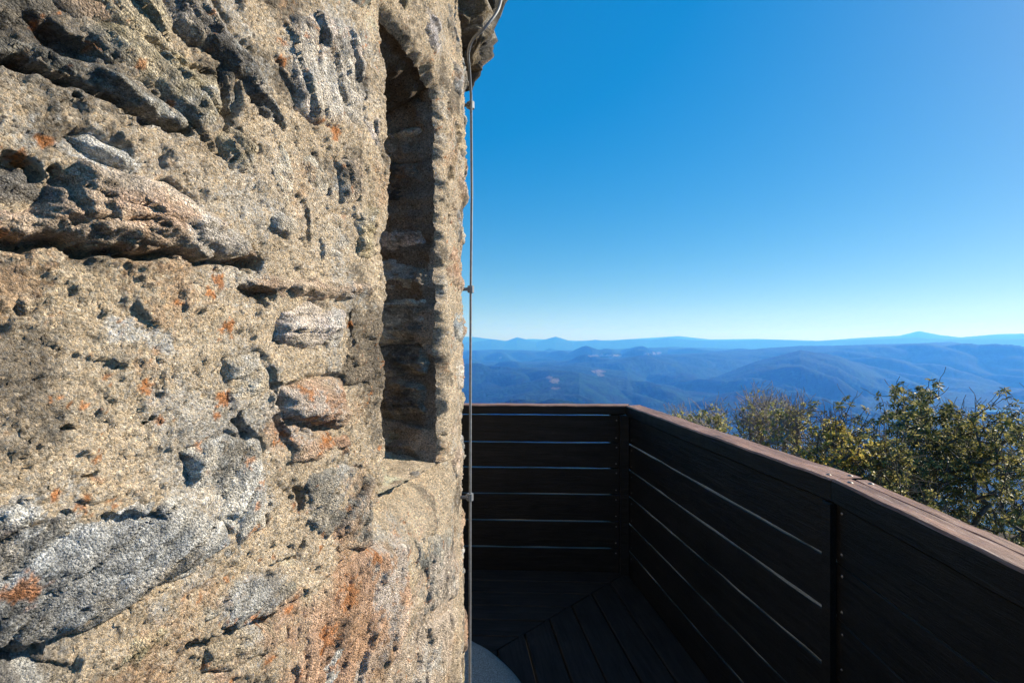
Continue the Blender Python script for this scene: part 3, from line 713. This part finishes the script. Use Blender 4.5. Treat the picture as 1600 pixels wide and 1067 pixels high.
for (yy, xx) in ((165, 736.2), (452, 735.6), (776, 734.6)):
    p = at(xx, yy, D0); rad = Vector((p.x - CX, p.y - CY, 0)); dist = rad.length; rad.normalize()
    wallp = Vector((CX, CY, p.z)) + rad * (RT - .01)
    V, Fq = tube([p - RO + Vector((0, 0, dz)) for dz in (-.009, .009)], .0085, 12)
    c = link('clamp', mesh_py('clamp', V, Fq, False), M_ROD, rod_root)
    V, Fq = tube([wallp - RO, p - RO], .0045, 8); link('standoff', mesh_py('standoff', V, Fq), M_ROD, c)
    side = rad.cross(Vector((0, 0, 1)))
    V, Fq = tube([p - RO - side * .013 - rad * .009, p - RO + side * .013 - rad * .009], .004, 6); link('screw', mesh_py('screw', V, Fq, False), M_SCREW, c)

# ------------------------------------------------------------------ deck and railings
COR = Vector((.765, 3.40, 0)); PB = Vector((.985, 1.56, 0)); FD = Vector((-1, .045, 0)).normalized()
LEV = [0.0, .152, .330, .509, .683, .853, 1.026]
def plank_mesh(name, L, z0, z1, y0, y1, segs=10, wob=.0015, seed=0, bev=.003, cut0=0., cut1=0.):
    """board running along local X; cut0/cut1 shear the two ends along y for mitres; bevelled long edges"""
    r = random.Random(seed); V = []; Fq = []
    prof = [(y0, z0 + bev), (y0 + bev, z0), (y1 - bev, z0), (y1, z0 + bev), (y1, z1 - bev), (y1 - bev, z1), (y0 + bev, z1), (y0, z1 - bev)]
    m = len(prof)
    for k in range(segs + 1):
        t = k / segs; wl, wh, wy = r.uniform(-wob, wob), r.uniform(-wob, wob), r.uniform(-wob, wob) * .6
        for (y, z) in prof:
            yf = (y - y0) / (y1 - y0); x = (cut0 * yf) * (1 - t) + (L + cut1 * yf) * t
            V.append((x, y + wy, z + (wh if z > (z0 + z1) / 2 else wl)))
    for k in range(segs):
        for i in range(m):
            a, b = k * m + i, k * m + (i + 1) % m; Fq.append([a, b, b + m, a + m])
    Fq.append(list(range(m))[::-1]); Fq.append([segs * m + i for i in range(m)])
    return mesh_py(name, V, Fq, False)
def frame(p, d, parent):
    """matrix: X along d, Y to the outside (right of d turned left), Z up; relative to the parent's location"""
    return d
def dome(name, rad, hgt):
    V = [(0, -hgt, 0)]; Fq = []; n = 8
    for (rr, hh) in ((.6, .8), (1, 0)):
        for i in range(n): a = 2 * math.pi * i / n; V.append((rad * rr * math.cos(a), -hgt * hh, rad * rr * math.sin(a)))
    for i in range(n):
        Fq.append([0, 1 + i, 1 + (i + 1) % n]); Fq.append([1 + i, 1 + n + i, 1 + n + (i + 1) % n, 1 + (i + 1) % n])
    me = mesh_py(name, V, Fq); me.materials.append(M_SCREW); return me
ME_SCREW = dome('screw', .0052, .003); ME_BOLT = dome('bolt', .0085, .004)
def put(o, parent, p, d, outn):
    """place o with local X along d, local Y along outn"""
    o.matrix_local = Matrix(((d.x, outn.x, 0, p.x - parent.location.x), (d.y, outn.y, 0, p.y - parent.location.y), (0, 0, 1, p.z - parent.location.z), (0, 0, 0, 1)))
    o.parent = parent
def panel(label, A, B, outn, seed, caps, has_gap, screws, gap=.0035):
    d = (B - A); L = d.length; d.normalize()
    root = empty('wooden_railing', tuple(A), label, 'railing', 'dark board railings round the deck')
    for k in range(6):
        z0 = LEV[k] + (gap if k else -.045); z1 = LEV[k + 1] - (gap if k < 5 or has_gap else -.012)
        if k == 5 and has_gap: z1 = 1.033
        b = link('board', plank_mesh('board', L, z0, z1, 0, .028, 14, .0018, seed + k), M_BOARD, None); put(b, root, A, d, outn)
        for sx in screws:
            for zz in (z0 + .03, z1 - .03):
                s = bpy.data.objects.new('screw', ME_SCREW); COL.objects.link(s); s.parent = b; s.location = (sx + rnd.uniform(-.003, .003), .0005, zz + rnd.uniform(-.004, .004))
    return root, d, L
def post(root, p, d, outn, w, dep, z0, z1, name='post', seed=1, mat=None):
    o = link(name, plank_mesh(name, w, z0, z1, 0, dep, 1, 0, seed), mat or M_BOARD); put(o, root, p, d, outn); return o
def cap(root, A, d, outn, L, z0, z1, y0, y1, seed, c0=0., c1=0., name='cap_rail'):
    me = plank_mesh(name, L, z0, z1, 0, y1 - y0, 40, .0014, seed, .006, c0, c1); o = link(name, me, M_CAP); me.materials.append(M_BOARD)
    for f in me.polygons: f.material_index = 0 if f.normal.z > .3 or f.normal.y > .5 else 1
    put(o, root, A + outn * y0, d, outn); return o
# front railing
ON_F = Vector((FD.y, -FD.x, 0)) * 1.0
if ON_F.y < 0: ON_F = -ON_F
A = COR; B = COR + FD * 2.7
rt, d, L = panel('dark plank railing running straight across the far end of the deck', A, B, ON_F, 100, None, True, [.072, 1.35, 2.6], .0036)
cap(rt, A, d, ON_F, L, 1.042, 1.102, -.012, .092, 5, -.03, 0)
post(rt, A - d * .002 - ON_F * .058, d, ON_F, .056, .056, 0, 1.041, 'corner_post', 2)
for k, x in enumerate((.02, 1.30, 2.56)): post(rt, A + d * x + ON_F * .030, d, ON_F, .085, .085, -5.6, 1.04, 'post', 3)
# far right panel
d1 = (PB - COR).normalized(); ON_1 = Vector((-d1.y, d1.x, 0)); ON_1 = ON_1 if ON_1.x > 0 else -ON_1
A1 = COR + d1 * .010 - ON_F * .0; L1 = (PB - A1).length
rt, d, L = panel('dark plank railing along the right of the deck, from far corner to middle post', A1, PB - d1 * .004, ON_1, 200, None, False, [.07, L1 - .035], .0043)
cap(rt, A1, d, ON_1, L, 1.030, 1.102, -.012, .10, 6, -.03, -.0)
post(rt, PB - d1 * .030 - ON_1 * .022, d1, ON_1, .036, .020, 0, 1.029, 'corner_strip', 4)
# near right panel
d2 = Vector((-.069, -1, 0)).normalized(); ON_2 = Vector((-d2.y, d2.x, 0)); ON_2 = ON_2 if ON_2.x > 0 else -ON_2
L2 = 3.0
rt2, d, L = panel('dark plank railing nearest the camera, right of the middle post, with split cap', PB + d2 * .006, PB + d2 * L2, ON_2, 300, None, False, [.030, 1.5, 2.9], .0012)
cap(rt2, PB + d2 * .0, d, ON_2, L, 1.030, 1.104, -.012, .052, 7)
cap(rt2, PB + d2 * .0, d, ON_2, L, 1.030, 1.100, .0555, .10, 8)
post(rt2, PB - d2 * .03 + ON_2 * .034, d2, ON_2, .09, .09, -5.4, 1.028, 'post', 3)
post(rt2, PB + d2 * 1.45 + ON_2 * .030, d2, ON_2, .085, .085, -5.4, 1.028, 'post', 3)
for (root, p, z) in ((rt, PB - d1 * .05 + ON_1 * .018, 1.102), (rt2, PB + d2 * .045 + ON_2 * .018, 1.104), (rt2, PB + d2 * .04 + ON_2 * .08, 1.100), (rt, PB - d1 * .03 + ON_1 * .075, 1.102)):
    s = bpy.data.objects.new('bolt', ME_BOLT); COL.objects.link(s); s.parent = root; s.location = (p.x - root.location.x, p.y - root.location.y, z - .0005); s.rotation_euler = (R(-90), 0, 0)

deck = empty('wooden_deck', (.4, 2.6, 0), 'nearly black mitred plank deck in shade between the tower and railings', 'deck')
def cell_plank(poly, seed, along):
    """deck board: a quadrilateral in plan with its own edges and thickness"""
    c = sum((Vector(p) for p in poly), Vector((0, 0))) / 4; al = Vector(along).normalized(); pr = Vector((-al.y, al.x)); r = random.Random(seed)
    dz = r.uniform(-.002, .0015); bv = .004
    V = []
    for zz, ins in ((dz, bv), (dz - bv, 0), (dz - .036, 0)):
        for p in poly:
            q = Vector(p) - c; q = Vector((q.dot(al), q.dot(pr))); q = Vector((q.x - math.copysign(ins, q.x), q.y - math.copysign(ins, q.y))); V.append((q.x, q.y, zz))
    Fq = [[0, 1, 2, 3], [11, 10, 9, 8]] + [[k * 4 + i, (k + 1) * 4 + i, (k + 1) * 4 + (i + 1) % 4, k * 4 + (i + 1) % 4] for k in (0, 1) for i in range(4)]
    o = link('deck_board', mesh_py('deck_board', V, Fq, False), M_DECK)
    o.matrix_local = Matrix(((al.x, pr.x, 0, c.x - deck.location.x), (al.y, pr.y, 0, c.y - deck.location.y), (0, 0, 1, 0), (0, 0, 0, 1))); o.parent = deck
def isect(p, d, q, e):
    den = d.x * e.y - d.y * e.x; t = ((q.x - p.x) * e.y - (q.y - p.y) * e.x) / den; return p + d * t
c2 = Vector((COR.x, COR.y)) + Vector((-.004, -.004)); dr = Vector((d1.x, d1.y)); df = Vector((FD.x, FD.y)); mit = Vector((-.70, -.72)).normalized()
inr = -Vector((ON_1.x, ON_1.y)); inf = -Vector((ON_F.x, ON_F.y)); pit = .155
endr = Vector((0, -1.4)); endf = Vector((-1.9, 3))
for k in range(9):
    for side in (0, 1):
        dd, nn = (dr, inr) if side == 0 else (df, inf)
        o0 = c2 + nn * (k * pit + .004); o1 = c2 + nn * ((k + 1) * pit - .005)
        m0 = isect(o0, dd, c2, mit) + dd * .003; m1 = isect(o1, dd, c2, mit) + dd * .003
        if side == 0: e0 = isect(o0, dd, endr, Vector((1, 0))); e1 = isect(o1, dd, endr, Vector((1, 0)))
        else: e0 = isect(o0, dd, endf, Vector((0, 1))); e1 = isect(o1, dd, endf, Vector((0, 1)))
        if side == 1 and k > 5: continue
        q = [m0, e0, e1, m1] if side == 0 else [m0, m1, e1, e0]
        cell_plank(q, 40 + k * 2 + side, dd)
for k in range(3):   # joists under the boards
    p = Vector((.95 - k * .55, -1.3, 0)); o = link('joist', plank_mesh('joist', 4.6, -.20, -.042, 0, .05, 1, 0, k), M_BOARD); put(o, deck, p, Vector((-.119, 1, 0)).normalized(), Vector((1, .119, 0)).normalized())

# ------------------------------------------------------------------ trees on the slope below
def leaf_arrays(rng, pos, dirs, n_per, length, width, droop, spread):
    """six-sided folded leaves round each tip"""
    V = []; Fq = []; base = 0
    for p, d in zip(pos, dirs):
        n = max(2, int(rng.normal(n_per, n_per * .25)))
        ax = np.cross(d, [0.3, .2, 1.]); ax /= np.linalg.norm(ax) + 1e-9; ay = np.cross(d, ax)
        ph = rng.uniform(0, 6.28)
        for k in range(n):
            a = ph + k * 2.4; o = ax * math.cos(a) + ay * math.sin(a)
            v = o * spread + d * rng.uniform(.1, 1.) ; v = v + np.array([0, 0, -droop * rng.uniform(.2, 1)]); v /= np.linalg.norm(v) + 1e-9
            L = length * rng.uniform(.7, 1.15); w = width * rng.uniform(.75, 1.15)
            sd = np.cross(v, d + rng.normal(0, .5, 3)); sd /= np.linalg.norm(sd) + 1e-9; up = np.cross(sd, v)
            st = p - d * rng.uniform(0, length * .55) + v * length * .08
            cur = np.array([0, 0, -.18 * L])
            V += [st, st + v * L * .35 + sd * w * .5 + up * w * .14, st + v * L * .72 + sd * w * .42 + up * w * .12 + cur * .5, st + v * L + cur, st + v * L * .72 - sd * w * .42 + up * w * .12 + cur * .5, st + v * L * .35 - sd * w * .5 + up * w * .14, st + v * L * .55 + cur * .25]
            Fq += [[base, base + 1, base + 6], [base + 1, base + 2, base + 6], [base + 2, base + 3, base + 6], [base + 3, base + 4, base + 6], [base + 4, base + 5, base + 6], [base + 5, base, base + 6]]
            base += 7
    return np.array(V), np.array(Fq)
def skeleton(rng, base, tips, trunk_top, kink=.25):
    """join every tip to the nearest part of the growing tree; returns nodes, parents"""
    N = [np.array(base, float)]; Pn = [-1]
    nt = 14
    for k in range(1, nt + 1):
        t = k / nt; p = np.array(base) * (1 - t) + np.array(trunk_top) * t + rng.normal(0, .05, 3) * (1 - abs(2 * t - 1)); N.append(p); Pn.append(len(N) - 2)
    tips = sorted(tips, key=lambda q: np.linalg.norm(q - np.array(trunk_top)) + .3 * rng.random())
    tip_i = []
    for q in tips:
        A_ = np.array(N); v = q - A_; dist = np.linalg.norm(v, axis=1)
        cost = dist + .55 * np.maximum(0, A_[:, 2] - q[2]) + .25 * np.maximum(0, dist - v[:, 2] - .2)
        cost[:6] += 3
        i = int(np.argmin(cost)); p0 = A_[i]; Ls = dist[i]; m = max(1, int(Ls / .16)); cur = i
        for k in range(1, m + 1):
            t = k / m; p = p0 + (q - p0) * t + np.array([0, 0, -.10 * Ls * math.sin(t * math.pi)]) + rng.normal(0, .022, 3) * (t < 1); N.append(p); Pn.append(cur); cur = len(N) - 1
        tip_i.append(cur)
    return np.array(N), np.array(Pn), tip_i
def branch_mesh(N, Pn, r_tip, power, r_max):
    n = len(N); w = np.zeros(n); kids = np.bincount(Pn[1:], minlength=n); w[kids == 0] = r_tip ** power
    for i in range(n - 1, 0, -1): w[Pn[i]] += w[i]
    rad = np.minimum(w ** (1 / power), r_max); V = []; Fq = []
    for i in range(1, n):
        p0, p1 = N[Pn[i]], N[i]; d = p1 - p0; Ld = np.linalg.norm(d)
        if Ld < 1e-5: continue
        d /= Ld; ax = np.cross(d, [.21, .35, .9]); ax /= np.linalg.norm(ax) + 1e-9; ay = np.cross(d, ax)
        k = 7 if rad[i] > .02 else (4 if rad[i] > .006 else 3); b = len(V)
        r0 = min(rad[Pn[i]], rad[i] * 1.35)
        for (p, r) in ((p0, r0), (p1, rad[i])):
            for j in range(k): a = 6.2832 * j / k; V.append(p + (ax * math.cos(a) + ay * math.sin(a)) * r)
        for j in range(k): Fq.append([b + j, b + (j + 1) % k, b + k + (j + 1) % k, b + k + j])
    return np.array(V), np.array(Fq)
def tree(name, label, px, ptop, depth, wpx, hpx, ntips, leaf_mat, n_per, length, width, seed, droop=.5, group=None, clusters=0, bare=.0, bark=None, shape=1.0, twigs=0):
    rng = np.random.default_rng(seed)
    x0 = (px - 800) / F * depth; ztop = EYE - (ptop - HZ) / F * depth; rx = wpx / F * depth / 2; hz = hpx / F * depth
    gz = float(ground_near(np.array([x0]), np.array([depth]))[0])
    root = empty(name, (x0, depth, gz), label, 'tree', group); org = np.array([x0, depth, gz])
    tips = []
    # uneven crown: several lobes of different height
    nl = 9; lob = []
    for k in range(nl):
        a = rng.uniform(0, 6.28); rr = math.sqrt(rng.random()) * .78
        lob.append((rr * rx * math.cos(a), rr * rx * math.sin(a), -rng.uniform(0., .45) * hz * (.25 + rr), rng.uniform(.28, .46) * rx))
    lob[0] = (0.1 * rx, 0, 0, .34 * rx)
    while len(tips) < ntips:
        l = lob[rng.integers(nl)]; q = rng.normal(0, 1, 3); q /= np.linalg.norm(q); q *= rng.random() ** .4
        p = np.array([l[0] + q[0] * l[3], l[1] + q[1] * l[3], ztop - l[3] * .9 + l[2] + q[2] * l[3] * .9])
        if rng.random() < .55: p[2] -= rng.random() * hz * .75; p[:2] *= 1.05
        if p[2] > ztop: p[2] = ztop - rng.random() * .15
        tips.append(np.array([p[0] + x0, p[1] + depth, p[2]]) )
    N, Pn, ti = skeleton(rng, org, tips, org + np.array([rng.normal(0, .15), rng.normal(0, .15), (ztop - gz) * .62]))
    if twigs:
        ex_n = []; ex_p = []
        src = rng.integers(20, len(N), twigs)
        for i in src:
            d = N[i] - N[Pn[i]]; d = d / (np.linalg.norm(d) + 1e-9) + rng.normal(0, .45, 3) + np.array([0, 0, .55]); d /= np.linalg.norm(d)
            c = i
            for k in range(3):
                ex_n.append(N[i] + d * (k + 1) * .11 + rng.normal(0, .012, 3)); ex_p.append(c if k == 0 else len(N) + len(ex_n) - 2)
        N = np.concatenate([N, np.array(ex_n)]); Pn = np.concatenate([Pn, np.array(ex_p, int)])
    V, Fq = branch_mesh(N, Pn, .0045, 2.3, .14)
    link('trunk', np_mesh('trunk', V - org, Fq, True), bark or M_BARK, root)
    ti = np.array(ti); D = N[ti] - N[Pn[ti]]; D = D / (np.linalg.norm(D, axis=1)[:, None] + 1e-9); D = D + np.array([0, 0, .35]); D /= np.linalg.norm(D, axis=1)[:, None]
    order = np.argsort(-(N[ti][:, 2] - .25 * (N[ti][:, 1] - depth))); lead = order[:clusters]; rest = order[clusters:]
    if bare: rest = rest[rng.random(len(rest)) > bare]
    if clusters:
        protos = []
        for k in range(6):
            lv, lf = leaf_arrays(rng, [np.zeros(3)], [np.array([0, 0, 1.])], n_per + 2, length, width, droop, 1.25)
            me = np_mesh('leaf_cluster', lv, lf, False); me.materials.append(leaf_mat); protos.append(me)
        for i in lead:
            o = bpy.data.objects.new('leaf_cluster', protos[rng.integers(6)]); COL.objects.link(o); o.parent = root
            q = Vector(D[i]).to_track_quat('Z', 'X') @ Matrix.Rotation(rng.uniform(0, 6.28), 3, 'Z').to_quaternion()
            s = rng.uniform(.8, 1.2); o.matrix_local = Matrix.LocRotScale(Vector(N[ti[i]] - org), q, Vector((s, s, s)))
    pos = list(N[ti[rest]]); dirs = list(D[rest])
    # leaves also along the twigs below the tips
    mids = Pn[ti[rest]]; pos += list(N[mids] + rng.normal(0, .03, (len(mids), 3))); dirs += list(D[rest])
    lv, lf = leaf_arrays(rng, pos, dirs, n_per, length, width, droop, 1.1)
    o = link('crown', np_mesh('crown', lv - org, lf, False), leaf_mat, root); o['kind'] = 'stuff'
    return root
OAKG = 'trees beyond the railing'
tree('oak_tree', 'dark green oak with whorled leaf clusters, tallest crown right of the yellow tree', 1420, 588, 9.6, 320, 340, 820, M_LEAF_OAK, 10, .105, .030, 11, .7, OAKG, clusters=290, twigs=500)
tree('oak_tree', 'dark oak cut off by the right edge of the picture', 1596, 596, 10.2, 330, 340, 780, M_LEAF_OAK, 10, .105, .030, 12, .7, OAKG, clusters=290, twigs=500)
tree('oak_tree', 'lower dark olive tree filling the gap between the two tall oaks', 1520, 622, 8.4, 270, 280, 800, M_LEAF_OLIVE, 9, .075, .026, 19, .6, OAKG, twigs=700)
tree('birch_tree', 'tree with the yellowest leaves, just left of the tall dark oaks', 1292, 648, 7.8, 170, 190, 700, M_LEAF_YEL, 7, .045, .028, 13, .3, OAKG, twigs=400)
tree('birch_tree', 'low olive green tree right of the yellow tree, below the tallest oak', 1380, 682, 7.4, 170, 190, 700, M_LEAF_OLIVE, 8, .052, .028, 14, .3, OAKG, twigs=400)
tree('shrub_tree', 'small pale yellow-green tree, leftmost of the leafy trees behind the right railing', 1108, 630, 10.5, 120, 140, 620, M_LEAF_PALE, 7, .042, .025, 15, .3, OAKG, bark=M_TWIG, twigs=500)
tree('shrub_tree', 'tree with many thin grey twigs, second leafy tree from the railing corner', 1180, 608, 12.0, 140, 170, 620, M_LEAF_PALE, 6, .045, .026, 16, .3, OAKG, bare=.25, bark=M_TWIG, twigs=1200)
tree('shrub_tree', 'pale yellow-green tree between the grey twiggy tree and the yellow tree', 1238, 624, 10.5, 130, 170, 620, M_LEAF_PALE, 7, .045, .026, 17, .3, OAKG, bare=.15, bark=M_TWIG, twigs=700)
tree('shrub_tree', 'low nearly bare twig tops just showing over the railing by its far corner', 1050, 640, 15, 90, 90, 200, M_LEAF_PALE, 4, .05, .03, 18, .3, OAKG, bare=.7, bark=M_TWIG, twigs=700)

# ------------------------------------------------------------------ the air
def haze():
    x0, x1, y0, y1, z0, z1 = -43500, 43500, -43500, 43500, -960, 960
    V = [(x, y, z) for z in (z0, z1) for y in (y0, y1) for x in (x0, x1)]
    me = mesh_py('haze', V, [[0, 2, 3, 1], [4, 5, 7, 6], [0, 1, 5, 4], [2, 6, 7, 3], [0, 4, 6, 2], [1, 3, 7, 5]], False)
    m = bpy.data.materials.new('haze_air'); m.use_nodes = True; n = m.node_tree.nodes; n.clear()
    out = n.new('ShaderNodeOutputMaterial'); pv = n.new('ShaderNodeVolumePrincipled')
    pv.inputs['Color'].default_value = (.065, .29, 1.0, 1); pv.inputs['Absorption Color'].default_value = (1, 1, 1, 1)
    pv.inputs['Density'].default_value = 7.8e-5; pv.inputs['Anisotropy'].default_value = .2
    m.node_tree.links.new(pv.outputs[0], out.inputs['Volume'])
    o = link('haze', me, m); o['kind'] = 'stuff'
haze()
